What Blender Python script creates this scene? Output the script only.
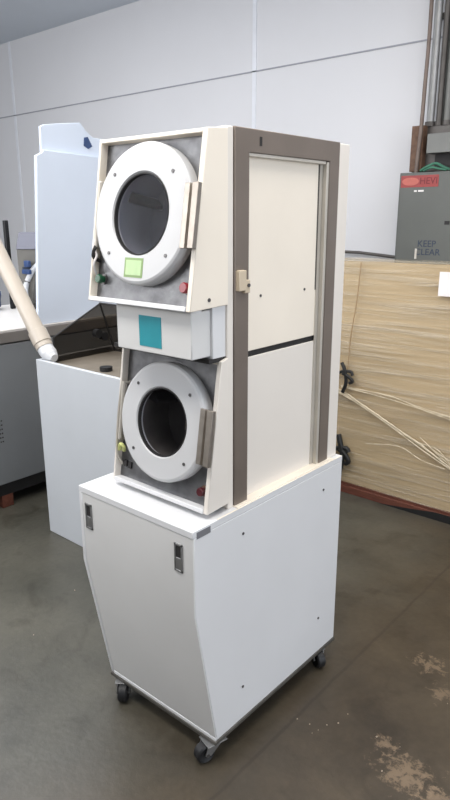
import bpy, bmesh, math, random
from mathutils import Vector, Matrix, noise as mnoise

random.seed(7)
scene = bpy.context.scene
for o in list(bpy.data.objects):
    bpy.data.objects.remove(o, do_unlink=True)
COL = scene.collection
PI = math.pi

# ------------------------------------------------------------------ camera
cam_data = bpy.data.cameras.new('camera')
cam = bpy.data.objects.new('camera', cam_data)
COL.objects.link(cam)
cam_data.sensor_fit = 'VERTICAL'
cam_data.sensor_height = 24.0
cam_data.lens = 647.4 / 800.0 * 24.0
cam_data.clip_start = 0.05
cam.matrix_world = (Matrix.Translation((1.069, -1.104, 1.6))
                    @ Matrix.Rotation(0.71302, 4, 'Z')
                    @ Matrix.Rotation(PI / 2 - 0.27505, 4, 'X')
                    @ Matrix.Rotation(-0.0029, 4, 'Z'))
scene.camera = cam

# ------------------------------------------------------------------ world and lights
world = bpy.data.worlds.new('world')
scene.world = world
world.use_nodes = True
bg = world.node_tree.nodes['Background']
bg.inputs['Color'].default_value = (0.90, 0.95, 1.0, 1)
bg.inputs['Strength'].default_value = 0.20


def area(name, loc, target, sx, sy, power, color):
    d = bpy.data.lights.new(name, 'AREA')
    d.shape = 'RECTANGLE'
    d.size, d.size_y = sx, sy
    d.energy = power
    d.color = color
    o = bpy.data.objects.new(name, d)
    COL.objects.link(o)
    o.location = loc
    o.rotation_euler = (Vector(target) - Vector(loc)).to_track_quat('-Z', 'Y').to_euler()
    return o


area('bay_door_daylight', (5.2, -0.45, 1.9), (-0.5, 0.5, 1.0), 3.2, 3.4, 175, (0.88, 0.93, 1.0))
area('ceiling_light_near', (0.5, 0.1, 3.45), (0.5, 0.1, 0), 1.3, 2.4, 46, (1.0, 0.96, 0.90))
area('ceiling_light_left', (-3.2, 0.9, 3.45), (-3.2, 0.9, 0), 3.4, 1.4, 78, (0.97, 0.98, 1.0))
area('ceiling_light_right', (0.6, 1.9, 3.45), (0.6, 1.9, 0), 3.0, 0.8, 38, (1.0, 0.96, 0.92))
area('ceiling_light_front', (-0.7, -0.95, 3.45), (-0.7, -0.95, 0.0), 2.6, 0.7, 70, (1.0, 0.97, 0.93))
area('added_ceiling_fill', (-3.2, -2.6, 2.5), (-3.6, 1.0, 3.5), 3.5, 1.6, 178, (0.98, 0.98, 1.0))  # unseen upward fill, added to brighten the ceiling and upper wall

scene.view_settings.view_transform = 'Standard'
scene.view_settings.look = 'None'
scene.view_settings.gamma = 1.0
scene.view_settings.use_curve_mapping = False
scene.view_settings.exposure = -0.1


# ------------------------------------------------------------------ materials
def lin(c):
    return tuple(((v / 255) / 12.92 if v / 255 <= 0.04045 else ((v / 255 + 0.055) / 1.055) ** 2.4) for v in c)


def mat(name, rgb, rough=0.5, metal=0.0, var=0.06, scale=6.0, bump=0.0, bscale=60.0, coat=0.0, stretch=(1, 1, 1), spec=0.5):
    m = bpy.data.materials.new(name)
    m.use_nodes = True
    nt = m.node_tree
    b = nt.nodes['Principled BSDF']
    tc = nt.nodes.new('ShaderNodeTexCoord')
    mp = nt.nodes.new('ShaderNodeMapping')
    mp.inputs['Scale'].default_value = stretch
    nt.links.new(tc.outputs['Object'], mp.inputs['Vector'])
    n = nt.nodes.new('ShaderNodeTexNoise')
    n.inputs['Scale'].default_value = scale
    n.inputs['Detail'].default_value = 5
    nt.links.new(mp.outputs['Vector'], n.inputs['Vector'])
    cr = nt.nodes.new('ShaderNodeValToRGB')
    c = lin(rgb)
    cr.color_ramp.elements[0].position = 0.3
    cr.color_ramp.elements[1].position = 0.7
    cr.color_ramp.elements[0].color = (*[v * (1 - var) for v in c], 1)
    cr.color_ramp.elements[1].color = (*[min(1, v * (1 + var)) for v in c], 1)
    nt.links.new(n.outputs['Fac'], cr.inputs['Fac'])
    nt.links.new(cr.outputs['Color'], b.inputs['Base Color'])
    b.inputs['Roughness'].default_value = rough
    b.inputs['Metallic'].default_value = metal
    b.inputs['Coat Weight'].default_value = coat
    b.inputs['Specular IOR Level'].default_value = spec
    if bump > 0:
        n2 = nt.nodes.new('ShaderNodeTexNoise')
        n2.inputs['Scale'].default_value = bscale
        n2.inputs['Detail'].default_value = 4
        nt.links.new(mp.outputs['Vector'], n2.inputs['Vector'])
        bp = nt.nodes.new('ShaderNodeBump')
        bp.inputs['Strength'].default_value = bump
        bp.inputs['Distance'].default_value = 0.01
        nt.links.new(n2.outputs['Fac'], bp.inputs['Height'])
        nt.links.new(bp.outputs['Normal'], b.inputs['Normal'])
    return m


M = {}
M['white'] = mat('white_powder_coat', (219, 219, 220), 0.35, var=0.025, scale=3)
M['front'] = mat('front_door_white', (214, 213, 211), 0.5, var=0.03, scale=3)
M['cream'] = mat('aged_cream_paint', (238, 228, 213), 0.42, var=0.03, scale=4)
M['warm'] = mat('warm_white_paint', (226, 219, 210), 0.4, var=0.025, scale=3)
M['ring'] = mat('door_ring_white', (198, 198, 199), 0.4, var=0.02, scale=3)
M['cab'] = mat('cabinet_white', (192, 196, 201), 0.45, var=0.03, scale=3)
M['panelwhite'] = mat('bluish_white_sheet', (208, 217, 231), 0.5, var=0.03, scale=2.5)
M['steel'] = mat('brushed_stainless', (152, 152, 154), 0.42, 0.6, var=0.2, scale=28, bump=0.12, bscale=35, stretch=(1, 1, 1))
M['handle'] = mat('worn_stainless_handle', (152, 144, 135), 0.42, 0.75, var=0.12, scale=30)
M['frame'] = mat('brown_grey_steel', (122, 111, 102), 0.42, 0.3, var=0.08, scale=7)
M['flange'] = mat('pale_aluminium', (196, 190, 180), 0.45, 0.35, var=0.06, scale=8)
M['darksteel'] = mat('dark_steel', (82, 80, 78), 0.5, 0.6, var=0.15, scale=14)
M['black'] = mat('black_rubber', (24, 24, 26), 0.55, var=0.15, scale=20)
M['gap'] = mat('dark_recess', (38, 36, 36), 0.7, var=0.1)
M['zinc'] = mat('zinc_plate', (150, 150, 150), 0.4, 0.8, var=0.15, scale=30)
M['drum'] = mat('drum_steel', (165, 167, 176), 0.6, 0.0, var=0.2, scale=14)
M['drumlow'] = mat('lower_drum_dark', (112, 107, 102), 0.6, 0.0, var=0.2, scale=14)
M['drumback'] = mat('drum_back_plate', (172, 156, 136), 0.6, 0.0, var=0.25, scale=12)
M['teal'] = mat('teal_label', (52, 148, 160), 0.35, var=0.06, scale=20)
M['green_sticker'] = mat('green_sticker', (186, 214, 160), 0.5, var=0.06, scale=40)
M['green_line'] = mat('green_sticker_border', (136, 164, 104), 0.5)
M['red'] = mat('red_button', (136, 30, 42), 0.3, var=0.05)
M['darkred'] = mat('dark_red_button', (74, 24, 30), 0.35, var=0.05)
M['green'] = mat('green_button', (26, 78, 50), 0.35, var=0.05)
M['yellow'] = mat('yellow_green_clip', (202, 206, 130), 0.5)
M['screw'] = mat('screw_dark', (90, 88, 88), 0.4, 0.6)
M['rust'] = mat('rusty_brown', (104, 78, 62), 0.7, var=0.25, scale=30)
M['greymachine'] = mat('grey_machine_paint', (122, 125, 128), 0.45, var=0.05, scale=3)
M['greylip'] = mat('grey_machine_lip', (122, 117, 113), 0.5, var=0.06)
M['worktop'] = mat('white_worktop', (212, 209, 206), 0.4, var=0.03)
M['head'] = mat('control_head_grey', (108, 106, 101), 0.5, var=0.06, scale=10)
M['headtop'] = mat('control_head_top', (92, 93, 106), 0.45, var=0.06, scale=10)
M['blue'] = mat('blue_plastic', (52, 74, 116), 0.45, var=0.15, scale=20)
M['pvc'] = mat('cream_pvc', (188, 178, 165), 0.35, var=0.04, scale=9)
M['hosewhite'] = mat('white_hose', (205, 207, 210), 0.4)
M['wood'] = mat('red_brown_wood', (100, 56, 42), 0.7, var=0.25, scale=12, stretch=(1, 6, 6))
M['hoodfloor'] = mat('hopper_tray', (120, 112, 101), 0.5, 0.1, var=0.12, scale=12)
M['elecgrey'] = mat('electrical_grey', (92, 94, 90), 0.5, var=0.06, scale=5)
M['elecgrey2'] = mat('electrical_grey_light', (112, 113, 110), 0.5, var=0.06, scale=8)
M['conduit'] = mat('galvanised_conduit', (160, 160, 160), 0.45, 0.5, var=0.1, scale=12)
M['conduitbrown'] = mat('brown_grey_cable', (112, 98, 90), 0.55, 0.1, var=0.15, scale=14)
M['conduitdark'] = mat('dark_conduit', (84, 80, 77), 0.5, 0.3, var=0.12, scale=14)
M['signred'] = mat('sign_red', (150, 56, 54), 0.5, var=0.1, scale=40)
M['signoval'] = mat('sign_oval', (184, 96, 84), 0.5, var=0.06, scale=40)
M['signdark'] = mat('sign_dark_red', (110, 24, 30), 0.5)
M['navy'] = mat('navy_stencil', (46, 58, 78), 0.6)
M['greenwire'] = mat('green_wire', (58, 112, 90), 0.5, var=0.15, scale=30)
M['paper'] = mat('white_paper', (236, 230, 228), 0.6, var=0.02)
M['foldbrown'] = mat('dark_beige_film', (150, 124, 90), 0.5)  # darker beige of the film edge running down the load front
M['dolly'] = mat('dolly_angle_iron', (88, 85, 80), 0.5, 0.3, var=0.2, scale=20)
M['plate'] = mat('grey_name_plate', (118, 118, 122), 0.45)
M['bracket'] = mat('tan_bracket', (206, 190, 166), 0.45)
M['strap'] = mat('black_strap', (22, 22, 22), 0.6)
M['debris'] = mat('plaster_flakes', (168, 154, 136), 0.8, var=0.15, scale=30)
M['wallline'] = mat('wall_joint', (150, 152, 160), 0.7)
M['walljoint'] = mat('wall_panel_joint', (218, 220, 226), 0.7)


def nodes_of(m):
    m.use_nodes = True
    nt = m.node_tree
    return nt, nt.nodes['Principled BSDF']


def glass_dark(name, tint, mix, rough=0.04):
    m = bpy.data.materials.new(name)
    m.use_nodes = True
    nt = m.node_tree
    for n in list(nt.nodes):
        nt.nodes.remove(n)
    out = nt.nodes.new('ShaderNodeOutputMaterial')
    tr = nt.nodes.new('ShaderNodeBsdfTransparent')
    tr.inputs['Color'].default_value = (*tint, 1)
    pb = nt.nodes.new('ShaderNodeBsdfPrincipled')
    pb.inputs['Base Color'].default_value = (0.02, 0.02, 0.022, 1)
    pb.inputs['Roughness'].default_value = rough
    mx = nt.nodes.new('ShaderNodeMixShader')
    mx.inputs['Fac'].default_value = mix
    ns = nt.nodes.new('ShaderNodeTexNoise')
    ns.inputs['Scale'].default_value = 18
    tc = nt.nodes.new('ShaderNodeTexCoord')
    nt.links.new(tc.outputs['Object'], ns.inputs['Vector'])
    mr = nt.nodes.new('ShaderNodeMapRange')
    mr.inputs['To Min'].default_value = mix * 0.8
    mr.inputs['To Max'].default_value = mix * 1.2
    nt.links.new(ns.outputs['Fac'], mr.inputs['Value'])
    nt.links.new(mr.outputs['Result'], mx.inputs['Fac'])
    nt.links.new(tr.outputs[0], mx.inputs[1])
    nt.links.new(pb.outputs[0], mx.inputs[2])
    nt.links.new(mx.outputs[0], out.inputs['Surface'])
    return m


M['glass'] = glass_dark('porthole_glass', (0.93, 0.93, 0.95), 0.05)
M['smoke'] = glass_dark('smoked_acrylic', (0.55, 0.51, 0.46), 0.34, 0.2)


def floor_material():
    m = bpy.data.materials.new('stained_concrete')
    nt, b = nodes_of(m)
    tc = nt.nodes.new('ShaderNodeTexCoord')

    def noise(scale, detail=6, rough=0.6, dist=0.0):
        n = nt.nodes.new('ShaderNodeTexNoise')
        n.inputs['Scale'].default_value = scale
        n.inputs['Detail'].default_value = detail
        n.inputs['Roughness'].default_value = rough
        n.inputs['Distortion'].default_value = dist
        nt.links.new(tc.outputs['Object'], n.inputs['Vector'])
        return n.outputs['Fac']

    def ramp(src, p0, p1, c0, c1):
        r = nt.nodes.new('ShaderNodeValToRGB')
        r.color_ramp.elements[0].position = p0
        r.color_ramp.elements[1].position = p1
        r.color_ramp.elements[0].color = (*c0, 1)
        r.color_ramp.elements[1].color = (*c1, 1)
        nt.links.new(src, r.inputs['Fac'])
        return r.outputs['Color']

    def mix(fac, a, bcol, mode='MIX'):
        x = nt.nodes.new('ShaderNodeMix')
        x.data_type = 'RGBA'
        x.blend_type = mode
        if isinstance(fac, (int, float)):
            x.inputs[0].default_value = fac
        else:
            nt.links.new(fac, x.inputs[0])
        for sock, v in ((x.inputs[6], a), (x.inputs[7], bcol)):
            if isinstance(v, tuple):
                sock.default_value = (*v, 1)
            else:
                nt.links.new(v, sock)
        return x.outputs[2]

    def math_(op, a, b2=None, c2=None):
        n = nt.nodes.new('ShaderNodeMath')
        n.operation = op
        for i, v in enumerate((a, b2, c2)):
            if v is None:
                continue
            if isinstance(v, (int, float)):
                n.inputs[i].default_value = v
            else:
                nt.links.new(v, n.inputs[i])
        return n.outputs[0]

    sep = nt.nodes.new('ShaderNodeSeparateXYZ')
    nt.links.new(tc.outputs['Object'], sep.inputs[0])
    X, Y = sep.outputs['X'], sep.outputs['Y']
    grey = ramp(noise(2.2), 0.3, 0.72, lin((66, 65, 58)), lin((93, 90, 80)))
    brown = ramp(noise(3.1, 7, 0.65, 0.4), 0.3, 0.72, lin((56, 48, 38)), lin((84, 73, 58)))
    # the slab right of the joint is browner
    side = nt.nodes.new('ShaderNodeMapRange')
    side.inputs['From Min'].default_value = -0.55
    side.inputs['From Max'].default_value = 0.15
    wob = math_('MULTIPLY_ADD', math_('SUBTRACT', noise(1.7, 4), 0.5), 0.9, X)
    nt.links.new(wob, side.inputs['Value'])
    base = mix(side.outputs['Result'], grey, brown)
    fine = ramp(noise(45, 3), 0.3, 0.7, (0.86, 0.86, 0.86), (1.0, 1.0, 1.0))
    base = mix(1.0, base, fine, 'MULTIPLY')
    blot = ramp(noise(5.5, 5, 0.6, 0.8), 0.52, 0.66, (1, 1, 1), (0.66, 0.64, 0.61))
    base = mix(0.8, base, blot, 'MULTIPLY')

    # worn, pale scraped patches where they are on the slab
    def patch(cx, cy, rx, ry, th):
        dx = math_('DIVIDE', math_('SUBTRACT', X, cx), rx)
        dy = math_('DIVIDE', math_('SUBTRACT', Y, cy), ry)
        d = math_('SQRT', math_('ADD', math_('MULTIPLY', dx, dx), math_('MULTIPLY', dy, dy)))
        fall = math_('SUBTRACT', 1.0, d)
        v = math_('MULTIPLY_ADD', math_('SUBTRACT', noise(34, 6, 0.75, 0.3), 0.5), 3.2, fall)
        s = nt.nodes.new('ShaderNodeMapRange')
        s.inputs['From Min'].default_value = th
        s.inputs['From Max'].default_value = th + 0.35
        nt.links.new(v, s.inputs['Value'])
        return s.outputs['Result']
    for cx, cy, rx, ry, th, k in ((0.46, 0.42, 0.15, 0.11, 0.42, 0.65), (0.36, 0.49, 0.06, 0.06, 0.45, 0.6), (0.30, 0.94, 0.11, 0.09, 0.5, 0.55),
                                  (0.40, 0.82, 0.07, 0.08, 0.5, 0.5), (0.56, 0.40, 0.08, 0.09, 0.45, 0.6)):
        base = mix(math_('MULTIPLY', patch(cx, cy, rx, ry, th), k), base, lin((136, 116, 94)))
    # sawn joint running away from the viewer
    jx = math_('ABSOLUTE', math_('SUBTRACT', math_('MULTIPLY_ADD', math_('SUBTRACT', noise(9, 4), 0.5), 0.018, X), 0.077))
    jm = nt.nodes.new('ShaderNodeMapRange')
    jm.inputs['From Min'].default_value = 0.003
    jm.inputs['From Max'].default_value = 0.008
    jm.inputs['To Min'].default_value = 0.6
    jm.inputs['To Max'].default_value = 0.0
    nt.links.new(jx, jm.inputs['Value'])
    base = mix(jm.outputs['Result'], base, lin((50, 42, 35)))
    nt.links.new(base, b.inputs['Base Color'])
    rr = nt.nodes.new('ShaderNodeMapRange')
    rr.inputs['To Min'].default_value = 0.24
    rr.inputs['To Max'].default_value = 0.5
    nt.links.new(noise(4, 5), rr.inputs['Value'])
    nt.links.new(rr.outputs['Result'], b.inputs['Roughness'])
    bp = nt.nodes.new('ShaderNodeBump')
    bp.inputs['Strength'].default_value = 0.12
    bp.inputs['Distance'].default_value = 0.01
    nt.links.new(noise(30, 5), bp.inputs['Height'])
    nt.links.new(bp.outputs['Normal'], b.inputs['Normal'])
    return m


def film_material():
    """clear stretch film: streaky gloss over a transparent sheet"""
    m = bpy.data.materials.new('stretch_film')
    m.use_nodes = True
    nt = m.node_tree
    for n in list(nt.nodes):
        nt.nodes.remove(n)
    out = nt.nodes.new('ShaderNodeOutputMaterial')
    tc = nt.nodes.new('ShaderNodeTexCoord')
    mp = nt.nodes.new('ShaderNodeMapping')
    mp.inputs['Scale'].default_value = (1.7, 1.7, 48)
    mp.inputs['Rotation'].default_value = (0, 0.03, 0)
    nt.links.new(tc.outputs['Object'], mp.inputs['Vector'])
    n = nt.nodes.new('ShaderNodeTexNoise')
    n.inputs['Scale'].default_value = 1.0
    n.inputs['Detail'].default_value = 5
    n.inputs['Distortion'].default_value = 0.9
    nt.links.new(mp.outputs['Vector'], n.inputs['Vector'])
    r = nt.nodes.new('ShaderNodeValToRGB')
    r.color_ramp.elements[0].position = 0.42
    r.color_ramp.elements[1].position = 0.70
    r.color_ramp.elements[0].color = (0.05, 0.05, 0.05, 1)
    r.color_ramp.elements[1].color = (0.42, 0.42, 0.42, 1)
    nt.links.new(n.outputs['Fac'], r.inputs['Fac'])
    bp = nt.nodes.new('ShaderNodeBump')
    bp.inputs['Strength'].default_value = 0.9
    bp.inputs['Distance'].default_value = 0.02
    nt.links.new(n.outputs['Fac'], bp.inputs['Height'])
    pb = nt.nodes.new('ShaderNodeBsdfPrincipled')
    pb.inputs['Base Color'].default_value = (*lin((206, 196, 176)), 1)
    pb.inputs['Roughness'].default_value = 0.22
    nt.links.new(bp.outputs['Normal'], pb.inputs['Normal'])
    tr = nt.nodes.new('ShaderNodeBsdfTransparent')
    tr.inputs['Color'].default_value = (0.97, 0.96, 0.94, 1)
    mx = nt.nodes.new('ShaderNodeMixShader')
    nt.links.new(r.outputs['Color'], mx.inputs['Fac'])
    nt.links.new(tr.outputs[0], mx.inputs[1])
    nt.links.new(pb.outputs[0], mx.inputs[2])
    nt.links.new(mx.outputs[0], out.inputs['Surface'])
    return m


M['floor'] = floor_material()
M['wall'] = mat('white_wall_paint', (211, 211, 214), 0.8, var=0.015, scale=1.2)
M['ceiling'] = mat('ceiling_paint', (212, 219, 228), 0.9, var=0.02, scale=1.5)
M['film'] = film_material()
M['carton'] = mat('tan_cardboard', (186, 165, 132), 0.6, var=0.06, scale=2.0, bump=0.3, bscale=2.0, stretch=(1.5, 1.5, 22))
M['filmrope'] = mat('twisted_film', (204, 190, 164), 0.25, var=0.12, scale=30, stretch=(1, 1, 6))


# ------------------------------------------------------------------ mesh helpers
class MB:
    def __init__(self):
        self.bm = bmesh.new()

    def box(self, lo, hi, mtx=None):
        r = bmesh.ops.create_cube(self.bm, size=1)
        s = [hi[i] - lo[i] for i in range(3)]
        c = [(hi[i] + lo[i]) / 2 for i in range(3)]
        for v in r['verts']:
            v.co = Vector((v.co[i] * s[i] + c[i] for i in range(3)))
            if mtx:
                v.co = mtx @ v.co
        return self

    def prism(self, prof, a0, a1, axis='X', mtx=None):
        """prof: 2D outline in the other two axes (in order), swept along axis"""
        def P(p, a):
            if axis == 'X':
                v = Vector((a, p[0], p[1]))
            elif axis == 'Y':
                v = Vector((p[0], a, p[1]))
            else:
                v = Vector((p[0], p[1], a))
            return mtx @ v if mtx else v
        A = [self.bm.verts.new(P(p, a0)) for p in prof]
        B = [self.bm.verts.new(P(p, a1)) for p in prof]
        n = len(prof)
        self.bm.faces.new(A)
        self.bm.faces.new(B[::-1])
        for i in range(n):
            j = (i + 1) % n
            self.bm.faces.new((A[i], B[i], B[j], A[j]))
        return self

    def lathe(self, prof, mtx, seg=48):
        """prof: closed list of (radius, height) turned about local z"""
        rings = []
        for r, h in prof:
            if r < 1e-6:
                rings.append([self.bm.verts.new(mtx @ Vector((0, 0, h)))])
            else:
                rings.append([self.bm.verts.new(mtx @ Vector((r * math.cos(2 * PI * k / seg), r * math.sin(2 * PI * k / seg), h))) for k in range(seg)])
        for a, b in zip(rings[:-1], rings[1:]):
            for k in range(seg):
                k2 = (k + 1) % seg
                if len(a) == 1 and len(b) == 1:
                    continue
                if len(a) == 1:
                    self.bm.faces.new((a[0], b[k], b[k2]))
                elif len(b) == 1:
                    self.bm.faces.new((a[k], b[0], a[k2]))
                else:
                    self.bm.faces.new((a[k], b[k], b[k2], a[k2]))
        return self

    def cyl(self, p0, p1, r, seg=20, r1=None):
        p0, p1 = Vector(p0), Vector(p1)
        d = p1 - p0
        q = d.to_track_quat('Z', 'Y').to_matrix().to_4x4()
        m = Matrix.Translation(p0) @ q
        L = d.length
        return self.lathe([(0, 0), (r, 0), (r if r1 is None else r1, L), (0, L)], m, seg)

    def tube(self, pts, r, seg=14):
        pts = [Vector(p) for p in pts]
        rings = []
        up = Vector((0.13, 0.31, 0.94)).normalized()
        for i, p in enumerate(pts):
            t = (pts[min(i + 1, len(pts) - 1)] - pts[max(i - 1, 0)]).normalized()
            a = t.cross(up)
            if a.length < 0.05:
                a = t.cross(Vector((1, 0, 0)))
            a.normalize()
            b = t.cross(a).normalized()
            rr = r[i] if isinstance(r, (list, tuple)) else r
            rings.append([self.bm.verts.new(p + rr * (math.cos(2 * PI * k / seg) * a + math.sin(2 * PI * k / seg) * b)) for k in range(seg)])
        for A, B in zip(rings[:-1], rings[1:]):
            for k in range(seg):
                k2 = (k + 1) % seg
                self.bm.faces.new((A[k], A[k2], B[k2], B[k]))
        self.bm.faces.new(rings[0][::-1])
        self.bm.faces.new(rings[-1])
        return self

    def build(self, name, material, parent=None, bevel=0.0, smooth=True, segs=2, angle=40):
        bmesh.ops.recalc_face_normals(self.bm, faces=self.bm.faces[:])
        me = bpy.data.meshes.new(name)
        if smooth:
            for f in self.bm.faces:
                f.smooth = True
            lim = math.radians(angle)
            for e in self.bm.edges:
                if len(e.link_faces) != 2 or e.calc_face_angle(0) > lim:
                    e.smooth = False
        self.bm.to_mesh(me)
        self.bm.free()
        me.materials.append(material)
        o = bpy.data.objects.new(name, me)
        COL.objects.link(o)
        if parent is not None:
            o.parent = parent
            o.matrix_parent_inverse = Matrix.Translation(-parent_world(parent))
        if bevel > 0:
            bv = o.modifiers.new('bevel', 'BEVEL')
            bv.width = bevel
            bv.segments = segs
            bv.limit_method = 'ANGLE'
            bv.angle_limit = math.radians(35)
        return o


def parent_world(p):
    return p.location.copy() if p.type == 'EMPTY' else Vector((0, 0, 0))


def thing(name, loc, label, cat, group=None):
    o = bpy.data.objects.new(name, None)
    o.empty_display_size = 0.05
    COL.objects.link(o)
    o.location = loc
    o['label'] = label
    o['category'] = cat
    if group:
        o['group'] = group
    return o


def tag(o, label, cat, group=None):
    o['label'] = label
    o['category'] = cat
    if group:
        o['group'] = group
    return o


def struct(o):
    o['kind'] = 'structure'
    return o


def smoothpath(pts, n=10):
    """Catmull-Rom through points"""
    P = [Vector(p) for p in pts]
    P = [2 * P[0] - P[1]] + P + [2 * P[-1] - P[-2]]
    out = []
    for i in range(1, len(P) - 2):
        for k in range(n):
            t = k / n
            a, b, c, d = P[i - 1], P[i], P[i + 1], P[i + 2]
            out.append(0.5 * ((2 * b) + (c - a) * t + (2 * a - 5 * b + 4 * c - d) * t * t + (3 * b - a - 3 * c + d) * t ** 3))
    out.append(P[-2])
    return out


def text_mesh(name, body, size, mtx, material, parent, extrude=0.0008):
    cu = bpy.data.curves.new(name, 'FONT')
    cu.body = body
    cu.size = size
    cu.align_x = 'CENTER'
    cu.align_y = 'CENTER'
    cu.extrude = extrude
    tmp = bpy.data.objects.new(name + '_tmp', cu)
    COL.objects.link(tmp)
    dg = bpy.context.evaluated_depsgraph_get()
    me = bpy.data.meshes.new_from_object(tmp.evaluated_get(dg))
    bpy.data.objects.remove(tmp, do_unlink=True)
    me.name = name
    me.transform(mtx)
    me.materials.clear()
    me.materials.append(material)
    o = bpy.data.objects.new(name, me)
    COL.objects.link(o)
    o.parent = parent
    o.matrix_parent_inverse = Matrix.Translation(-parent_world(parent))
    return o


# ------------------------------------------------------------------ the setting
WY = 3.5
CZ = 3.53
struct(MB().box((-9, -5, -0.1), (5.5, WY, 0)).build('floor', M['floor']))
struct(MB().box((-9, WY, -0.1), (5.5, WY + 0.15, CZ + 0.2)).build('wall_back', M['wall']))
struct(MB().box((-9, -5, CZ), (5.5, WY, CZ + 0.15)).build('ceiling', M['ceiling']))
# thin joint strips of the wall panelling
struct(MB().box((-9, WY - 0.006, 2.750), (5.5, WY, 2.760)).build('trim_1', M['wallline']))
for i, x in enumerate((-2.58, -6.15)):
    struct(MB().box((x - 0.02, WY - 0.006, 0), (x + 0.02, WY, CZ)).build('trim_%d' % (i + 2), M['walljoint']))

# ------------------------------------------------------------------ the stacked dryer tower
T = thing('stacked_dryer', (-0.24, 0.37, 0),
          'tall white machine of two stacked round-door dryer units on a wheeled cabinet', 'dryer')
W0, W1, D = -0.4854, 0.0, 0.7525
ZB, ZM, ZT = 0.079, 0.5524, 0.806
YB = 0.085

# --- base cabinet
base = MB()
base.box((W0 + 0.018, 0.12, ZB), (W1 - 0.019, D - 0.012, ZT - 0.02))     # carcass (narrow behind the raked door)
base_o = base.build('base_cabinet', M['white'], T)
prof = [(YB, ZB), (D, ZB), (D, ZT), (0, ZT), (0, ZM)]
for x0, x1, ins in ((W0, W0 + 0.014, 0.0), (W1 - 0.018, W1, 0.0065)):
    MB().prism([(YB + ins, ZB), (D, ZB), (D, ZT - 0.0205), (ins, ZT - 0.0205), (ins, ZM)], x0, x1).build('side_panel', M['white'], base_o, bevel=0.0025)
MB().box((W0, 0.0, ZT - 0.02), (W1, D, ZT)).build('top_panel', M['white'], base_o, bevel=0.002)
r = 0.002
MB().prism([(r, ZM), (r, ZT - 0.021), (r + 0.004, ZT - 0.021), (r + 0.004, ZM), (YB + r + 0.001, ZB + 0.013), (YB + r - 0.003, ZB + 0.013)],
           W0 + 0.0145, W1).build('front_panel', M['front'], base_o, bevel=0.0008)
MB().box((W0 + 0.014, YB - 0.002, ZB), (W1, YB + 0.006, ZB + 0.012)).build('bottom_rail', M['white'], base_o, bevel=0.002)
MB().box((W0 + 0.018, D - 0.012, ZB), (W1 - 0.018, D, ZT - 0.02)).build('back_panel', M['white'], base_o)
for cx in (-0.442, -0.054):
    f = MB()
    z0, z1 = 0.672, 0.756
    f.box((cx - 0.015, r - 0.004, z0), (cx - 0.010, r, z1)).box((cx + 0.010, r - 0.004, z0), (cx + 0.015, r, z1))
    f.box((cx - 0.015, r - 0.004, z0), (cx + 0.015, r, z0 + 0.006)).box((cx - 0.015, r - 0.004, z1 - 0.006), (cx + 0.015, r, z1))
    f.box((cx - 0.010, r - 0.003, z0 + 0.006), (cx + 0.010, r, z0 + 0.042))
    lo = f.build('recessed_latch', M['zinc'], base_o, bevel=0.0008)
    lo['label'] = 'metal recessed latch with dark slot'
    MB().box((cx - 0.0105, r - 0.0015, z0 + 0.04), (cx + 0.0105, r + 0.001, z1 - 0.005)).build('latch_slot', M['gap'], base_o)
nt_ = MB().box((W1, 0.016, 0.781), (W1 + 0.0012, 0.070, 0.800)).build('name_plate', M['plate'], base_o)
nt_['label'] = 'small dark grey plate at the top corner'
for y, z in ((0.21, 0.722), (0.637, 0.22), (0.212, 0.197), (0.637, 0.716)):
    MB().cyl((W1 - 0.001, y, z), (W1 + 0.0022, y, z), 0.0042, 14).build('screw', M['screw'], base_o)
# cream line of old sealant where the tower stands on the cabinet
MB().box((-0.052, 0.19, ZT), (-0.004, 0.70, ZT + 0.004)).box((-0.004, 0.10, ZT - 0.0005), (0.0008, D - 0.005, ZT + 0.0012)).build('sealant', M['cream'], base_o, bevel=0.001)

# --- dolly frame and casters
dz0, dz1 = 0.066, ZB
dl = MB()
dl.box((W0 - 0.002, YB - 0.004, dz0), (W1 + 0.003, YB + 0.035, dz1)).box((W0 - 0.002, D - 0.035, dz0), (W1 + 0.003, D + 0.003, dz1))
dl.box((W0 - 0.002, YB + 0.030, dz0), (W0 + 0.035, D - 0.030, dz1)).box((W1 - 0.035, YB + 0.030, dz0), (W1 + 0.003, D - 0.030, dz1))
dl.build('dolly_frame', M['dolly'], T, bevel=0.002)


def caster(x, y, yaw):
    m = Matrix.Translation((x, y, 0)) @ Matrix.Rotation(yaw, 4, 'Z')
    c = MB()
    c.box((-0.034, -0.028, 0.0625), (0.034, 0.028, 0.0660), m)
    c.prism([(-0.024, 0.064), (0.030, 0.064), (0.040, 0.032), (0.020, 0.026)], -0.022, -0.019, 'Y', m)
    c.prism([(-0.024, 0.064), (0.030, 0.064), (0.040, 0.032), (0.020, 0.026)], 0.019, 0.022, 'Y', m)
    fo = c.build('caster', M['zinc'], T, bevel=0.0008)
    wm = m @ Matrix.Translation((0.032, 0, 0.0310)) @ Matrix.Rotation(PI / 2, 4, 'X')
    MB().lathe([(0, -0.013), (0.019, -0.013), (0.026, -0.0165), (0.031, -0.012), (0.031, 0.012), (0.026, 0.0165), (0.019, 0.013), (0, 0.013)], wm, 32).build('wheel', M['black'], fo)
    MB().lathe([(0, -0.0235), (0.006, -0.0235), (0.006, 0.0235), (0, 0.0235)], wm, 20).build('axle', M['darksteel'], fo)


caster(-0.440, 0.105, -0.9)
caster(-0.026, 0.102, -1.85)
caster(-0.037, 0.678, -0.45)
caster(-0.430, 0.690, -0.3)

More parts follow.
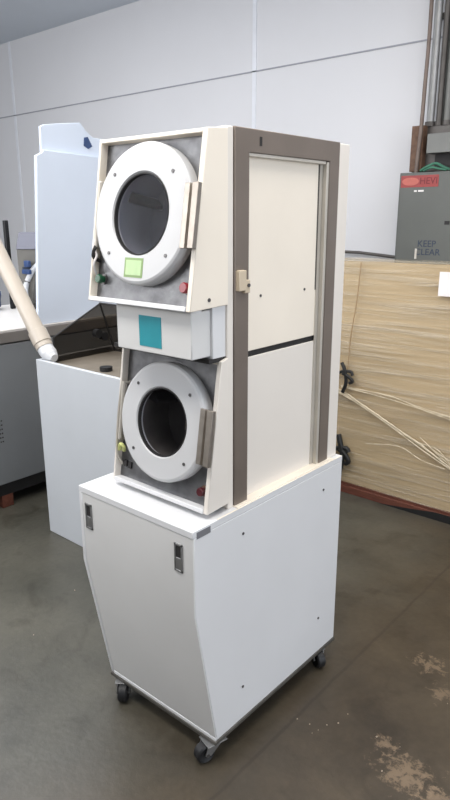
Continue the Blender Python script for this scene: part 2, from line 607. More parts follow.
# --- tower core and its right-hand side
TX0, TX1 = -0.412, -0.017
TH = 1.813
core = MB().box((TX0 + 0.01, 0.40, ZT), (-0.073, 0.683, TH - 0.02)).build('tower_body', M['cream'], T)
MB().box((TX0 + 0.004, 0.19, ZT), (TX0 + 0.016, 0.683, TH - 0.017)).build('left_side_panel', M['white'], core)
RX = -0.036
MB().box((-0.072, 0.19, 1.242), (RX, 0.665, TH - 0.012)).build('upper_side_panel', M['cream'], core, bevel=0.002)
MB().box((-0.072, 0.19, ZT), (RX, 0.665, 1.225)).build('lower_side_panel', M['warm'], core, bevel=0.002)
MB().box((-0.072, 0.15, 1.224), (RX - 0.005, 0.665, 1.243)).build('panel_gap', M['gap'], core)
for y, z in ((0.325, 1.391), (0.540, 1.391)):
    MB().cyl((RX - 0.004, y, z), (RX + 0.002, y, z), 0.004, 12).build('screw', M['screw'], core)
MB().box((RX, 0.596, 1.385), (RX + 0.0012, 0.600, 1.75)).build('edge_seam', M['darksteel'], core)
MB().box((RX, 0.600, ZT + 0.004), (RX + 0.003, 0.614, 1.75)).build('edge_strip', M['flange'], core)
MB().box((TX0, 0.683, ZT), (-0.020, 0.742, TH - 0.001)).build('rear_housing', M['warm'], T, bevel=0.003)
MB().box((TX0 + 0.002, 0.192, TH - 0.016), (-0.052, 0.682, TH - 0.002)).build('roof_panel', M['cream'], core, bevel=0.002)
MB().box((-0.055, 0.166, ZT), (-0.020, 0.190, TH)).build('corner_post', M['warm'], T, bevel=0.003)
MB().box((TX0, 0.166, ZT), (TX0 + 0.025, 0.190, TH)).build('corner_post', M['warm'], T, bevel=0.003)

# --- U-shaped steel frame standing on the cabinet
fr = MB()
fr.prism([(0.1915, ZT), (0.250, ZT), (0.250, 1.757), (0.627, 1.757), (0.627, ZT), (0.681, ZT), (0.681, TH + 0.001), (0.1915, TH + 0.001)], -0.049, TX1, 'X')
fo = fr.build('steel_frame', M['frame'], T, bevel=0.0025)
fo['label'] = 'brown-grey steel frame bolted around the right side'
MB().box((-0.0355, 0.615, ZT + 0.003), (-0.0195, 0.6272, 1.755)).build('frame_flange', M['flange'], fo, bevel=0.001)
MB().box((-0.0355, 0.252, 1.748), (-0.0195, 0.608, 1.7565)).build('frame_flange', M['flange'], fo, bevel=0.001)
MB().box((-0.019, 0.196, 1.415), (TX1 + 0.012, 0.226, 1.468)).box((-0.019, 0.222, 1.408), (TX1 + 0.010, 0.244, 1.442)).build('latch_bracket', M['bracket'], fo, bevel=0.002)
MB().box((TX1 - 0.001, 0.290, 1.775), (TX1 + 0.0008, 0.300, 1.797)).build('frame_slot', M['gap'], fo)
MB().cyl((TX1, 0.236, 1.428), (TX1 + 0.013, 0.236, 1.428), 0.005, 12).build('screw', M['screw'], fo)


# --- the two dryer units with raked faces
def dryer_unit(kind, y0, z0, y1, z1, side_mat, has_bottom_lip, R, Rg, cx, cs, drum_mat):
    L = math.hypot(y1 - y0, z1 - z0)
    dy, dz = (y1 - y0) / L, (z1 - z0) / L
    # local (a, s, n): a along +X, s up the face, n out of the face
    F = Matrix(((1, 0, 0, 0), (0, dy, -dz, y0), (0, dz, dy, z0), (0, 0, 0, 1)))
    # stainless face plate with the round opening
    pl = MB()
    seg = 64
    n0 = -0.024
    outer = []
    hw0, hw1 = TX0 + 0.008 - cx, TX1 - 0.016 - cx
    for k in range(seg):
        a = 2 * PI * k / seg
        ca, sa = math.cos(a), math.sin(a)
        t = 1e9
        if ca > 1e-9: t = min(t, hw1 / ca)
        if ca < -1e-9: t = min(t, hw0 / ca)
        if sa > 1e-9: t = min(t, (L - 0.010 - cs) / sa)
        if sa < -1e-9: t = min(t, (0.013 - cs) / sa)
        outer.append(pl.bm.verts.new(F @ Vector((cx + t * ca, cs + t * sa, n0))))
    # exact corners so that the plate fills its frame
    for X, S in ((hw0, 0.013 - cs), (hw1, 0.013 - cs), (hw0, L - 0.010 - cs), (hw1, L - 0.010 - cs)):
        a = math.atan2(S, X) % (2 * PI)
        k = round(a / (2 * PI) * seg) % seg
        outer[k].co = F @ Vector((cx + X, cs + S, n0))
    inner = [pl.bm.verts.new(F @ Vector((cx + 0.135 * math.cos(2 * PI * k / seg), cs + 0.135 * math.sin(2 * PI * k / seg), n0))) for k in range(seg)]
    for k in range(seg):
        k2 = (k + 1) % seg
        pl.bm.faces.new((outer[k], outer[k2], inner[k2], inner[k]))
    bmesh.ops.solidify(pl.bm, geom=pl.bm.faces[:], thickness=0.003)
    hood = pl.build('dryer_unit', M['steel'], T)
    hood['label'] = kind + ' dryer unit with stainless face plate and round door'
    for x0, x1 in ((TX1 - 0.016, TX1), (TX0, TX0 + 0.008)):
        MB().prism([(y0 + 0.001, z0), (0.166, z0 + 0.005), (0.166, z1 + 0.006), (y1, z1)], x0, x1).build('side_cheek', side_mat, hood, bevel=0.002)
    # top and bottom lips
    MB().box((TX0 + 0.008, L - 0.010, -0.10), (TX1 - 0.016, L, 0.0), F).build('top_lip', M['cream'], hood, bevel=0.0015)
    MB().box((TX0 + 0.008, 0.0, -0.06), (TX1 - 0.016, 0.013, 0.002), F).build('bottom_lip', M['white'], hood, bevel=0.002)
    DM = F @ Matrix.Translation((cx, cs, 0))
    # drum behind the glass
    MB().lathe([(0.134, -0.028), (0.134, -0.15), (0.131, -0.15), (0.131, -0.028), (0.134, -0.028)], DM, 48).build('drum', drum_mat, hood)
    dp = MB().lathe([(0, -0.148), (0.131, -0.148), (0.131, -0.152), (0, -0.152)], DM, 48)
    dp.build('drum_back', drum_mat, hood)
    MB().box((cx - 0.045, cs - 0.045, -0.148), (cx + 0.045, cs + 0.055, -0.135), F).build('drum_plate', M['drumback'], hood, bevel=0.004)
    for k in range(3):
        a = 0.6 + k * 2 * PI / 3
        pm = DM @ Matrix.Rotation(a, 4, 'Z')
        MB().prism([(0.131, -0.016), (0.131, 0.016), (0.092, 0.006), (0.092, -0.006)], -0.147, -0.05, 'Z', pm).build('drum_paddle', M['screw'], hood, bevel=0.003)
    # white ring door
    dr = MB().lathe([(Rg, -0.010), (Rg, 0.008), (Rg + 0.004, 0.0125), (R - 0.010, 0.0125), (R - 0.004, 0.010), (R, 0.004), (R, -0.0245), (Rg + 0.02, -0.0245), (Rg, -0.010)], DM, 96)
    door = dr.build('porthole_door', M['ring'], hood, angle=12)
    g = MB().lathe([(0, -0.006), (Rg, -0.006), (Rg, 0.0), (0, 0.0)], DM, 64).build('door_glass', M['glass'], hood)
    g['label'] = 'dark round door glass'
    MB().lathe([(Rg, -0.002), (Rg, 0.0095), (Rg - 0.0035, 0.0095), (Rg - 0.0035, -0.002), (Rg, -0.002)], DM, 64).build('glass_gasket', M['gap'], hood)
    k = R / 0.181
    for sx, ss in ((-0.109 * k, 0.102 * k), (0.109 * k, 0.102 * k), (-0.109 * k, -0.102 * k), (0.109 * k, -0.102 * k)):
        MB().cyl(DM @ Vector((sx, ss, 0.0115)), DM @ Vector((sx, ss, 0.0145)), 0.0046, 14).build('screw', M['screw'], hood)
    # stainless grab handle on the right edge of the door: a folded plate
    h0, h1 = cs - 0.082, cs + 0.070
    hc = cx + R + 0.007
    hb = MB()
    hb.prism([(hc - 0.026, 0.0126), (hc - 0.026, 0.021), (hc - 0.009, 0.021), (hc - 0.006, 0.0155), (hc + 0.001, 0.0155), (hc + 0.003, 0.025), (hc + 0.022, 0.025), (hc + 0.022, 0.0126)], h0, h1, 'Y',
             F @ Matrix(((1, 0, 0, 0), (0, 1, 0, 0), (0, 0, 1, 0), (0, 0, 0, 1))))
    hd = hb.build('door_handle', M['handle'], hood, bevel=0.001)
    hd['label'] = 'folded stainless door handle'
    # hinge rod on the left
    hx = TX0 + 0.020
    MB().cyl(F @ Vector((hx, cs - 0.085, 0.0)), F @ Vector((hx, cs + 0.085, 0.0)), 0.0065, 14).cyl(
        F @ Vector((hx, cs - 0.085, -0.027)), F @ Vector((hx, cs - 0.085, 0.004)), 0.005, 10).cyl(
        F @ Vector((hx, cs + 0.085, -0.027)), F @ Vector((hx, cs + 0.085, 0.004)), 0.005, 10).build('hinge_rod', M['flange'], hood)
    return hood, F, L, cx, cs


def button(parent, F, a, s, r, material, collar, name, depth=0.026):
    DM = F @ Matrix.Translation((a, s, -0.026))
    MB().lathe([(0, -0.002), (r * 1.25, -0.002), (r * 1.25, 0.005), (0, 0.005)], DM, 24).build('button_collar', collar, parent)
    MB().lathe([(0, 0.004), (r * 0.75, 0.004), (r * 0.75, depth * 0.5), (r, depth * 0.55), (r, depth * 0.9), (r * 0.85, depth), (0, depth)], DM, 24).build(name, material, parent)


up, F, L, cx, cs = dryer_unit('upper', 0.023, 1.378, 0.094, 1.802, M['cream'], True, 0.179, 0.103, -0.2135, 0.2320, M['drum'])
button(up, F, -0.050, 0.058, 0.0135, M['red'], M['screw'], 'stop_button')
button(up, F, -0.378, 0.062, 0.012, M['green'], M['screw'], 'start_button')
st = MB().box((-0.254, 0.072, 0.0125), (-0.184, 0.122, 0.0133), F).build('sticker', M['green_line'], up)
st['label'] = 'pale green square sticker on the door'
MB().box((-0.248, 0.078, 0.0133), (-0.190, 0.116, 0.0139), F).build('sticker_face', M['green_sticker'], up)
# thin brown and white strips on the stainless plate in the upper left corner
for a0, a1, s0, s1, mm in ((-0.385, -0.315, 0.388, 0.396, 'rust'), (-0.372, -0.322, 0.372, 0.377, 'paper'), (-0.385, -0.345, 0.360, 0.365, 'rust'), (-0.068, -0.038, 0.400, 0.410, 'rust')):
    MB().box((a0, s0, -0.0275), (a1, s1, -0.0262), F).build('plate_mark', M[mm], up)
# loose wires beside the hinge
MB().tube(smoothpath([F @ Vector(p) for p in ((-0.396, 0.19, -0.01), (-0.398, 0.15, 0.006), (-0.388, 0.125, 0.0), (-0.392, 0.10, 0.004), (-0.400, 0.07, -0.015))]), 0.0032, 8).build('door_wire', M['paper'], up)
MB().tube(smoothpath([F @ Vector(p) for p in ((-0.398, 0.17, -0.02), (-0.392, 0.145, 0.004), (-0.399, 0.12, 0.002), (-0.395, 0.11, -0.02))]), 0.005, 8).build('wire_clip', M['gap'], up)
MB().cyl((TX1 - 0.001, 0.092, 1.402), (TX1 + 0.002, 0.092, 1.402), 0.005, 14).build('screw', M['screw'], up)

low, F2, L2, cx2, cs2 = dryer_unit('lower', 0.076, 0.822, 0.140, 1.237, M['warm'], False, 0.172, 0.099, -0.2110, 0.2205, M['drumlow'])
button(low, F2, -0.053, 0.056, 0.0125, M['darkred'], M['rust'], 'stop_button')
for s in (0.026, 0.040):
    pass
MB().box((-0.386, 0.046, -0.0262), (-0.374, 0.066, -0.018), F2).box((-0.366, 0.044, -0.0262), (-0.354, 0.064, -0.018), F2).build('switch', M['gap'], low, bevel=0.001)
MB().tube(smoothpath([F2 @ Vector(p) for p in ((-0.395, 0.098, -0.005), (-0.382, 0.118, 0.004), (-0.372, 0.112, 0.0), (-0.378, 0.098, -0.008))]), 0.006, 8).build('yellow_clip', M['yellow'], low)
MB().tube(smoothpath([F2 @ Vector(p) for p in ((-0.400, 0.31, 0.0), (-0.402, 0.22, 0.004), (-0.400, 0.10, 0.002), (-0.394, 0.05, -0.02))]), 0.0035, 8).build('door_wire', M['flange'], low)

# --- control box between the two units
cb = MB().box((-0.318, 0.045, 1.253), (-0.034, 0.115, 1.374)).build('control_box', M['front'], T, bevel=0.003)
MB().box((-0.05, 0.115, 1.245), (-0.026, 0.166, 1.384)).box((TX0 + 0.02, 0.115, 1.245), (-0.05, 0.18, 1.384)).build('control_box_rear', M['white'], cb, bevel=0.002)
tl = MB().box((-0.226, 0.0438, 1.270), (-0.142, 0.0452, 1.352)).build('teal_label', M['teal'], cb)
tl['label'] = 'plain teal label on the control box'
MB().box((-0.40, 0.10, 1.236), (-0.026, 0.20, 1.2475)).build('box_underside', M['gap'], cb)

# ------------------------------------------------------------------ white cabinet with smoked hopper
C = thing('hopper_cabinet', (-1.33, 0.92, 0), 'low white cabinet with a smoked open hopper on top, left of the dryer tower', 'cabinet')
CX0, CX1, CY0, CY1, CZT = -1.680, -0.98, 0.650, 1.20, 0.930
MB().box((CX0 + 0.004, CY0 + 0.02, 0.03), (CX1 - 0.004, CY1, CZT - 0.035)).build('cabinet_body', M['cab'], C, bevel=0.002)
MB().box((CX0, CY0, 0.0), (CX1, CY0 + 0.02, CZT)).build('front_panel', M['cab'], C, bevel=0.003)
for x0, x1 in ((CX0, CX0 + 0.02), (CX1 - 0.02, CX1)):
    MB().box((x0, CY0 + 0.02, 0.0), (x1, CY1, CZT)).build('side_panel', M['cab'], C, bevel=0.003)
MB().box((CX0 + 0.02, CY0 + 0.02, CZT - 0.035), (CX1 - 0.02, CY1, CZT - 0.025)).build('hopper_tray', M['hoodfloor'], C)
hx0, hx1 = -1.645, -1.02
side = [(0.735, 0.90), (0.735, 1.030), (1.035, 1.168), (1.120, 0.90)]
hp = MB()
hp.prism(side, hx0, hx0 + 0.005)
hp.prism(side, hx1 - 0.005, hx1)
hp.prism([(1.035, 1.168), (1.120, 0.90), (1.125, 0.90), (1.040, 1.168)], hx0 + 0.005, hx1 - 0.005)
ho = hp.build('hopper_sides', M['smoke'], C)
ho['label'] = 'smoked dark see-through hopper sides'
tr = MB()
for x in (hx0 + 0.0025, hx1 - 0.0025):
    for a, b in zip(side, side[1:] + side[:1]):
        tr.cyl((x, a[0], a[1]), (x, b[0], b[1]), 0.0045, 8)
tr.cyl((hx0, 1.035, 1.170), (hx1, 1.035, 1.170), 0.005, 8)
tr.cyl((hx0, 1.120, CZT - 0.02), (hx1, 1.120, CZT - 0.02), 0.005, 8)
tr.build('hopper_edging', M['gap'], C)
for x, y, z in ((-1.635, 0.99, 1.02), (-1.635, 1.03, 1.0)):
    MB().cyl((x, y, z), (x + 0.03, y, z), 0.022, 20).build('hopper_knob', M['black'], C)
MB().cyl((-1.30, 0.78, CZT - 0.025), (-1.30, 0.78, CZT - 0.005), 0.03, 20).build('drain_cap', M['black'], C)

# ------------------------------------------------------------------ drain pipe rising from that cabinet
P = thing('drain_pipe', (-1.64, 0.70, 0.93), 'cream plastic pipe slanting up from the white hopper cabinet corner', 'pipe')
e0 = Vector((-1.655, 0.70, 0.965))
dirp = Vector((-0.345, 0.0, 0.445)).normalized()
MB().cyl(e0 + dirp * 0.05, e0 + dirp * 1.5, 0.040, 28).build('pipe', M['pvc'], P)
MB().cyl(e0 + dirp * 0.045, e0 + dirp * 0.115, 0.0465, 28).cyl(e0 + dirp * 0.02, e0 + dirp * 0.05, 0.043, 28).build('coupling', M['pvc'], P, bevel=0.002)
MB().tube(smoothpath([e0 + dirp * 0.04, e0 + Vector((0.004, 0, 0.0)), e0 + Vector((0.040, 0.0, -0.020)), e0 + Vector((0.062, 0.0, -0.026))]), [0.040] * 16 + [0.037 - 0.0012 * i for i in range(15)], 20).build('elbow', M['hosewhite'], P)

# ------------------------------------------------------------------ grey machine at the far left
G = thing('grey_washer', (-2.6, 1.0, 0), 'large grey floor machine with a white top at the left edge', 'machine')
GX0, GX1, GY0, GY1 = -3.1, -2.10, 0.30, 1.70
MB().box((GX0, GY0, 0.147), (GX1, GY1, 0.938)).build('machine_body', M['greymachine'], G, bevel=0.004)
MB().box((GX0, GY0 + 0.01, 0.075), (GX1 - 0.015, GY1, 0.147)).build('base_rail', M['black'], G)
MB().box((GX0 - 0.01, GY0 - 0.01, 0.945), (GX1 + 0.006, GY1 + 0.01, 1.005)).build('top_lip', M['greylip'], G, bevel=0.004)
MB().box((GX0 + 0.02, GY0 + 0.02, 1.004), (GX1 - 0.02, GY1 - 0.02, 1.012)).build('worktop', M['worktop'], G, bevel=0.003)
for x in (GX0 + 0.05, GX1 - 0.06):
    for y in (0.36, 0.67, 1.5):
        MB().box((x - 0.04, y - 0.035, 0.0), (x + 0.045, y + 0.035, 0.075)).build('wooden_foot', M['wood'], G, bevel=0.002)
for i in range(6):
    for j in range(2):
        MB().cyl((GX1 - 0.001, 0.655 + j * 0.014 - 0.005 * i * 0, 0.52 - i * 0.024), (GX1 + 0.0015, 0.655 + j * 0.014, 0.52 - i * 0.024), 0.0045, 10).build('vent_hole', M['gap'], G)
# control head on its post, standing on that machine
G2 = thing('control_head', (-2.66, 1.35, 1.012), 'grey slope-topped control box on a post on top of the grey machine', 'control box')
MB().box((-2.76, 1.34, 1.0125), (-2.68, 1.42, 1.30)).build('control_post', M['darksteel'], G2, bevel=0.003)
HM = Matrix.Translation((-2.63, 1.25, 0)) @ Matrix.Rotation(0.72, 4, 'Z')
MB().prism([(-0.058, 1.408), (0.060, 1.408), (0.054, 1.27), (0.012, 1.06), (-0.055, 1.06)], 0.0, 0.13, 'Y', HM).build('head_case', M['head'], G2, bevel=0.003)
MB().prism([(-0.006, 1.409), (0.135, 1.409), (0.135, 1.512), (0.085, 1.512)], -0.062, 0.063, 'X', HM).build('head_top', M['headtop'], G2, bevel=0.003)
MB().box((-0.03, -0.004, 1.285), (0.04, 0.002, 1.30), HM).build('control_slot', M['navy'], G2)
MB().box((-2.875, 1.25, 1.0125), (-2.850, 1.28, 1.585)).build('black_post', M['black'], G2, bevel=0.004)
MB().tube(smoothpath([(-2.545, 1.30, 1.33), (-2.60, 1.27, 1.28), (-2.63, 1.23, 1.18), (-2.60, 1.20, 1.08), (-2.62, 1.18, 1.032)]), 0.017, 12).build('white_hose', M['hosewhite'], G2)
MB().tube(smoothpath([(-2.50, 1.36, 1.36), (-2.52, 1.30, 1.27), (-2.50, 1.26, 1.15), (-2.53, 1.24, 1.024)]), 0.010, 10).build('dark_hose', M['darksteel'], G2)
MB().box((-2.63, 1.225, 1.30), (-2.58, 1.25, 1.34)).box((-2.66, 1.225, 1.255), (-2.58, 1.25, 1.285)).build('blue_fitting', M['blue'], G2, bevel=0.006)
b = MB()
bmesh.ops.create_icosphere(b.bm, subdivisions=3, radius=1)
for v in b.bm.verts:
    k = 1 + 0.25 * mnoise.noise(v.co * 2.1)
    v.co = Vector((-2.93 + v.co.x * 0.09 * k, 1.12 + v.co.y * 0.09 * k, 1.0125 + max(0, (v.co.z + 0.75) * 0.085 * k)))
tag(b.build('blue_rag', M['blue']), 'crumpled blue rag lying on the grey machine top', 'rag')

# ------------------------------------------------------------------ tall white sheet standing on the grey machine
S = thing('tall_white_panel', (-2.13, 1.25, 1.012), 'tall bluish white sheet panel standing behind the upper dryer, left', 'panel')
o1 = [(0.978, 1.012), (1.62, 1.012), (1.62, 1.935), (1.10, 1.957), (1.088, 1.942), (1.050, 1.925), (1.018, 1.50)]
MB().prism(o1, -2.160, -2.135, 'X').build('front_sheet', M['panelwhite'], S, bevel=0.003)
o2 = [(1.12, 1.012), (1.66, 1.012), (1.66, 2.04), (1.46, 2.05), (1.41, 2.085), (1.375, 2.122), (1.25, 2.108), (1.13, 2.09), (1.105, 2.078), (1.100, 1.90)]
MB().prism(o2, -2.180, -2.162, 'X').build('rear_sheet', M['panelwhite'], S, bevel=0.003)
MB().prism([(1.395, 2.045), (1.42, 2.05), (1.45, 2.00), (1.42, 1.985), (1.39, 2.00)], -2.1625, -2.158, 'X').build('blue_tape', M['blue'], S)

# ------------------------------------------------------------------ wrapped load on its pallet
PX0, PX1, PY0, PY1, PZ1 = -1.0, 0.45, 2.10, 2.46, 1.365
pal = thing('wooden_pallet', (-0.27, 2.28, 0), 'low red-brown wooden pallet under the wrapped load', 'pallet')
for i in range(3):
    y = PY0 + 0.01 + i * 0.12
    MB().box((PX0, y, 0.046), (PX1, y + 0.10, 0.060)).build('deck_board', M['wood'], pal)
for x in (PX0, (PX0 + PX1) / 2 - 0.025, PX1 - 0.05):
    MB().box((x, PY0 + 0.02, 0.0), (x + 0.05, PY1 - 0.02, 0.046)).build('stringer', M['wood'], pal)
MB().box((PX0, PY0 - 0.004, 0.0), (PX1, PY0 + 0.019, 0.044)).build('front_board', M['wood'], pal, bevel=0.002)

LZ0 = 0.061
ld = thing('wrapped_load', (-0.27, 2.28, LZ0), 'big tan carton load wrapped in clear film, behind the dryer tower', 'box')


def shell(off, nx, ny, nz, amp, zf, seed):
    """a box surface with horizontal wrinkles"""
    bm = bmesh.new()
    bmesh.ops.create_cube(bm, size=1)
    bmesh.ops.subdivide_edges(bm, edges=[e for e in bm.edges if abs(e.verts[0].co.z - e.verts[1].co.z) > 0.5], cuts=nz, use_grid_fill=True)
    bmesh.ops.subdivide_edges(bm, edges=[e for e in bm.edges if abs(e.verts[0].co.x - e.verts[1].co.x) > 0.5], cuts=nx, use_grid_fill=True)
    bmesh.ops.subdivide_edges(bm, edges=[e for e in bm.edges if abs(e.verts[0].co.y - e.verts[1].co.y) > 0.5], cuts=ny, use_grid_fill=True)
    x0, x1, y0, y1, z0, z1 = PX0 + 0.02 - off, PX1 - 0.02 + off, PY0 + 0.02 - off, PY1 - 0.02 + off, LZ0, PZ1 + off
    for v in bm.verts:
        c = v.co.copy()
        p = Vector((x0 + (c.x + 0.5) * (x1 - x0), y0 + (c.y + 0.5) * (y1 - y0), z0 + (c.z + 0.5) * (z1 - z0)))
        w = mnoise.noise(Vector((p.x * 1.6 + seed, p.y * 1.6, p.z * zf)))
        w2 = mnoise.noise(Vector((p.x * 4.0, p.y * 4.0 + seed, p.z * zf * 2.2)))
        d = amp * (w + 0.6 * w2)
        top = 0.012 * mnoise.noise(Vector((p.x * 4, p.y * 4, seed)))
        n = Vector((2 * c.x if abs(c.x) > 0.499 else 0, 2 * c.y if abs(c.y) > 0.499 else 0, 0))
        p += n * d
        if c.z > 0.499:
            p.z += top - 0.045 * (c.y + 0.5)
        v.co = p
    return bm


m1 = MB(); m1.bm.free(); m1.bm = shell(0.0, 30, 8, 60, 0.004, 9, 3.0)
m1.build('carton', M['carton'], ld, angle=60)
m2 = MB(); m2.bm.free(); m2.bm = shell(0.014, 40, 10, 90, 0.004, 22, 9.0)
m2.build('stretch_film', M['film'], ld, angle=60)
yf = PY0 - 0.004
def film_band(path, strands, spread, rad, seed):
    rnd = random.Random(seed)
    for k in range(strands):
        off = [rnd.uniform(-spread, spread) for _ in path]
        pts = smoothpath([(p[0], p[1] - 0.002 * rnd.random(), p[2] + o) for p, o in zip(path, off)])
        MB().tube(pts, [rad * (0.5 + rnd.random()) for _ in pts], 6).build('film_fold', M['filmrope'], ld)


film_band([(-0.98, yf - 0.004, 0.66), (-0.80, yf - 0.006, 0.62), (-0.62, yf - 0.007, 0.545), (-0.45, yf - 0.007, 0.475), (-0.25, yf - 0.006, 0.38), (-0.05, yf - 0.005, 0.29), (0.2, yf - 0.004, 0.2)], 4, 0.013, 0.0035, 4)
film_band([(-0.30, yf - 0.004, 0.43), (-0.2, yf - 0.006, 0.385), (-0.1, yf - 0.006, 0.345), (0.0, yf - 0.005, 0.32)], 4, 0.022, 0.0025, 8)
film_band([(-0.80, yf - 0.004, 0.655), (-0.5, yf - 0.006, 0.64), (-0.25, yf - 0.006, 0.60), (0.0, yf - 0.005, 0.575), (0.3, yf - 0.004, 0.55)], 3, 0.016, 0.0022, 5)
film_band([(-0.62, yf - 0.004, 0.34), (-0.42, yf - 0.006, 0.37), (-0.28, yf - 0.006, 0.325), (-0.15, yf - 0.005, 0.31)], 1, 0.004, 0.0022, 6)
MB().prism([(-0.52, 0.0), (PX1, 0.0), (PX1, 0.055), (-0.18, 0.045), (-0.36, 0.018)], PY0 - 0.007, PY0 - 0.0045, 'Y').build('black_plastic_edge', M['strap'], pal)
MB().tube(smoothpath([(-0.715, yf - 0.003, 1.365), (-0.728, yf - 0.006, 1.15), (-0.755, yf - 0.005, 0.95), (-0.765, yf - 0.004, 0.75)]), 0.003, 8).build('film_fold', M['foldbrown'], ld)
lb = MB().box((-0.268, yf - 0.008, 1.215), (-0.06, yf - 0.005, 1.335)).build('paper_label', M['paper'], ld)
lb['label'] = 'blank white paper label on the wrapped front'


def strap(z, s):
    k = MB()
    k.tube(smoothpath([(-0.85, yf - 0.008, z - 0.02), (-0.79, yf - 0.014, z + 0.01), (-0.74, yf - 0.012, z + 0.015), (-0.725, yf - 0.014, z - 0.005)]), 0.012 * s, 8)
    k.tube(smoothpath([(-0.80, yf - 0.012, z + 0.08 * s), (-0.775, yf - 0.02, z + 0.02), (-0.765, yf - 0.016, z - 0.05), (-0.785, yf - 0.014, z - 0.15 * s)]), 0.014 * s, 8)
    k.tube(smoothpath([(-0.79, yf - 0.016, z), (-0.755, yf - 0.02, z - 0.01), (-0.725, yf - 0.014, z - 0.05 * s), (-0.745, yf - 0.014, z - 0.07 * s)]), 0.013 * s, 8)
    k.build('black_strap', M['strap'], ld)


strap(0.735, 0.75)
strap(0.27, 1.15)

# ------------------------------------------------------------------ electrical boxes and conduits on the wall
B = thing('electrical_cabinet', (-0.7, 3.4, 1.15), 'dark grey electrical box with red label on the wall above the wrapped load', 'electrical box')
BF = 3.30
MB().box((-1.122, BF, 1.15), (-0.42, WY - 0.001, 1.892)).build('box_body', M['elecgrey'], B, bevel=0.004)
MB().box((-1.110, BF - 0.008, 1.165), (-0.435, BF, 1.882)).build('box_door', M['elecgrey'], B, bevel=0.003)
yl = BF - 0.010
MB().box((-1.105, yl, 1.795), (-0.835, yl + 0.002, 1.872)).build('red_label', M['signred'], B)
ov = MB().lathe([(0, 0), (1, 0), (1, 0.0015), (0, 0.0015)], Matrix.Translation((-1.035, yl, 1.833)) @ Matrix.Rotation(PI / 2, 4, 'X') @ Matrix.Diagonal((0.062, 0.026, 1, 1)), 32)
ov.build('label_oval', M['signoval'], B)
TM = Matrix.Rotation(PI / 2, 4, 'X')
text_mesh('label_text', 'HEVI', 0.062, Matrix.Translation((-0.905, yl - 0.001, 1.833)) @ TM, M['signdark'], B)
MB().box((-1.005, yl, 1.765), (-0.985, yl + 0.002, 1.775)).box((-0.975, yl, 1.765), (-0.935, yl + 0.002, 1.776)).build('white_mark', M['paper'], B)
text_mesh('stencil_text', 'KEEP', 0.062, Matrix.Translation((-0.885, yl + 0.001, 1.418)) @ TM, M['navy'], B)
text_mesh('stencil_text', 'CLEAR', 0.062, Matrix.Translation((-0.875, yl + 0.001, 1.362)) @ TM, M['navy'], B)
MB().box((-0.965, yl - 0.004, 1.315), (-0.950, yl + 0.002, 1.385)).build('hasp', M['flange'], B)
MB().box((-0.770, yl, 1.548), (-0.735, yl + 0.002, 1.572)).build('dark_knock_mark', M['gap'], B)

U = thing('junction_box', (-0.75, 3.42, 1.9), 'brown and grey junction box mounted just above the grey electrical box', 'electrical box')
MB().box((-1.090, 3.40, 1.90), (-0.42, WY - 0.001, 2.192)).build('back_box', M['conduitdark'], U, bevel=0.003)
MB().box((-1.076, 3.34, 1.90), (-0.990, 3.40, 2.195)).build('brown_cover', M['rust'], U, bevel=0.002)
MB().box((-0.952, 3.32, 2.012), (-0.42, 3.40, 2.135)).build('grey_cover', M['elecgrey2'], U, bevel=0.003)
MB().box((-0.915, 3.385, 1.925), (-0.42, 3.402, 2.008)).build('dark_opening', M['gap'], U)
gw = MB()
gw.tube(smoothpath([(-0.985, 3.325, 1.903), (-0.94, 3.315, 1.925), (-0.88, 3.325, 1.945), (-0.82, 3.315, 1.92), (-0.78, 3.325, 1.903)]), 0.009, 8)
gw.tube(smoothpath([(-0.96, 3.32, 1.902), (-0.90, 3.31, 1.92), (-0.85, 3.315, 1.91), (-0.80, 3.32, 1.902)]), 0.008, 8)
tag(gw.build('green_wires', M['greenwire']), 'green wires lying along the top edge of the grey electrical box', 'wire')
grp = 'conduits rising to the ceiling'
tag(MB().tube(smoothpath([(-1.015, 3.32, 1.893), (-1.010, 3.32, 2.0), (-1.000, 3.32, 2.20), (-1.005, 3.34, 2.45), (-1.000, 3.34, 2.80), (-1.01, 3.34, CZ)]), 0.013, 12).build('brown_cable', M['conduitbrown']),
    'thin brown cable, leftmost of those rising above the junction box', 'cable', grp)
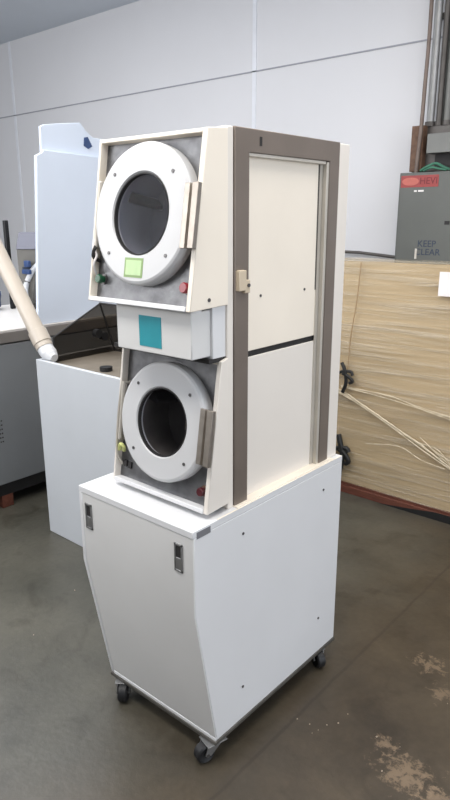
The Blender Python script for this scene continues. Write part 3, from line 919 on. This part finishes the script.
for x, rr, mm, nm, lbl, cat in ((-0.985, 0.026, 'conduit', 'metal_conduit', 'light grey metal conduit just right of the thin brown cable', 'conduit'),
                                (-0.924, 0.019, 'conduitdark', 'metal_conduit', 'dark brown-grey conduit right of the light grey conduit', 'conduit'),
                                (-0.868, 0.022, 'elecgrey2', 'metal_conduit', 'grey conduit at the right edge of the photo', 'conduit')):
    c = thing(nm, (x, 3.42, 2.19), lbl, cat, grp)
    MB().cyl((x, 3.42, 2.192), (x, 3.42, CZ), rr, 18).build('conduit_tube', M[mm], c)
    MB().cyl((x, 3.42, 2.192), (x, 3.42, 2.222), rr * 1.35, 18).build('connector', M['conduitdark'], c)
    MB().box((x - rr * 1.25, 3.42 + rr * 0.6, 2.855), (x + rr * 1.25, 3.479, 2.885)).build('conduit_clamp', M['conduitdark'], c)
tag(MB().box((-0.965, 3.480, 2.194), (-0.42, WY - 0.001, CZ - 0.001)).build('dark_backing_board', M['elecgrey']), 'dark board on the wall behind the conduits at right', 'board')
tag(MB().tube([(-2.1, 3.46, 1.342), (-1.5, 3.46, 1.335), (-1.123, 3.46, 1.305)], 0.012, 12).build('wall_pipe', M['conduitdark']), 'thin dark pipe running along the wall left of the electrical box', 'pipe')

# ------------------------------------------------------------------ plaster flakes on the floor
fl = MB()
for i in range(14):
    cxx, cyy, sp = random.choice(((0.45, 0.42, 0.10), (0.36, 0.49, 0.06), (0.11, 0.39, 0.05), (0.32, 0.90, 0.10), (0.22, 0.42, 0.10), (-0.9, 0.1, 0.3)))
    x, y = random.gauss(cxx, sp), random.gauss(cyy, sp)
    if -0.52 < x < 0.03 and 0 < y < 0.8:
        continue
    s = random.uniform(0.001, 0.0032)
    a = random.random() * PI
    pr = [(x + s * random.uniform(0.6, 1.3) * math.cos(a + k * PI * 2 / 5), y + s * random.uniform(0.6, 1.3) * math.sin(a + k * PI * 2 / 5)) for k in range(5)]
    fl.prism(pr, 0.0, random.uniform(0.001, 0.003), 'Z')
fk = fl.build('plaster_flakes', M['debris'], smooth=False)
tag(fk, 'pale plaster flakes scattered on the concrete beside the floor joint', 'debris')
fk['kind'] = 'stuff'
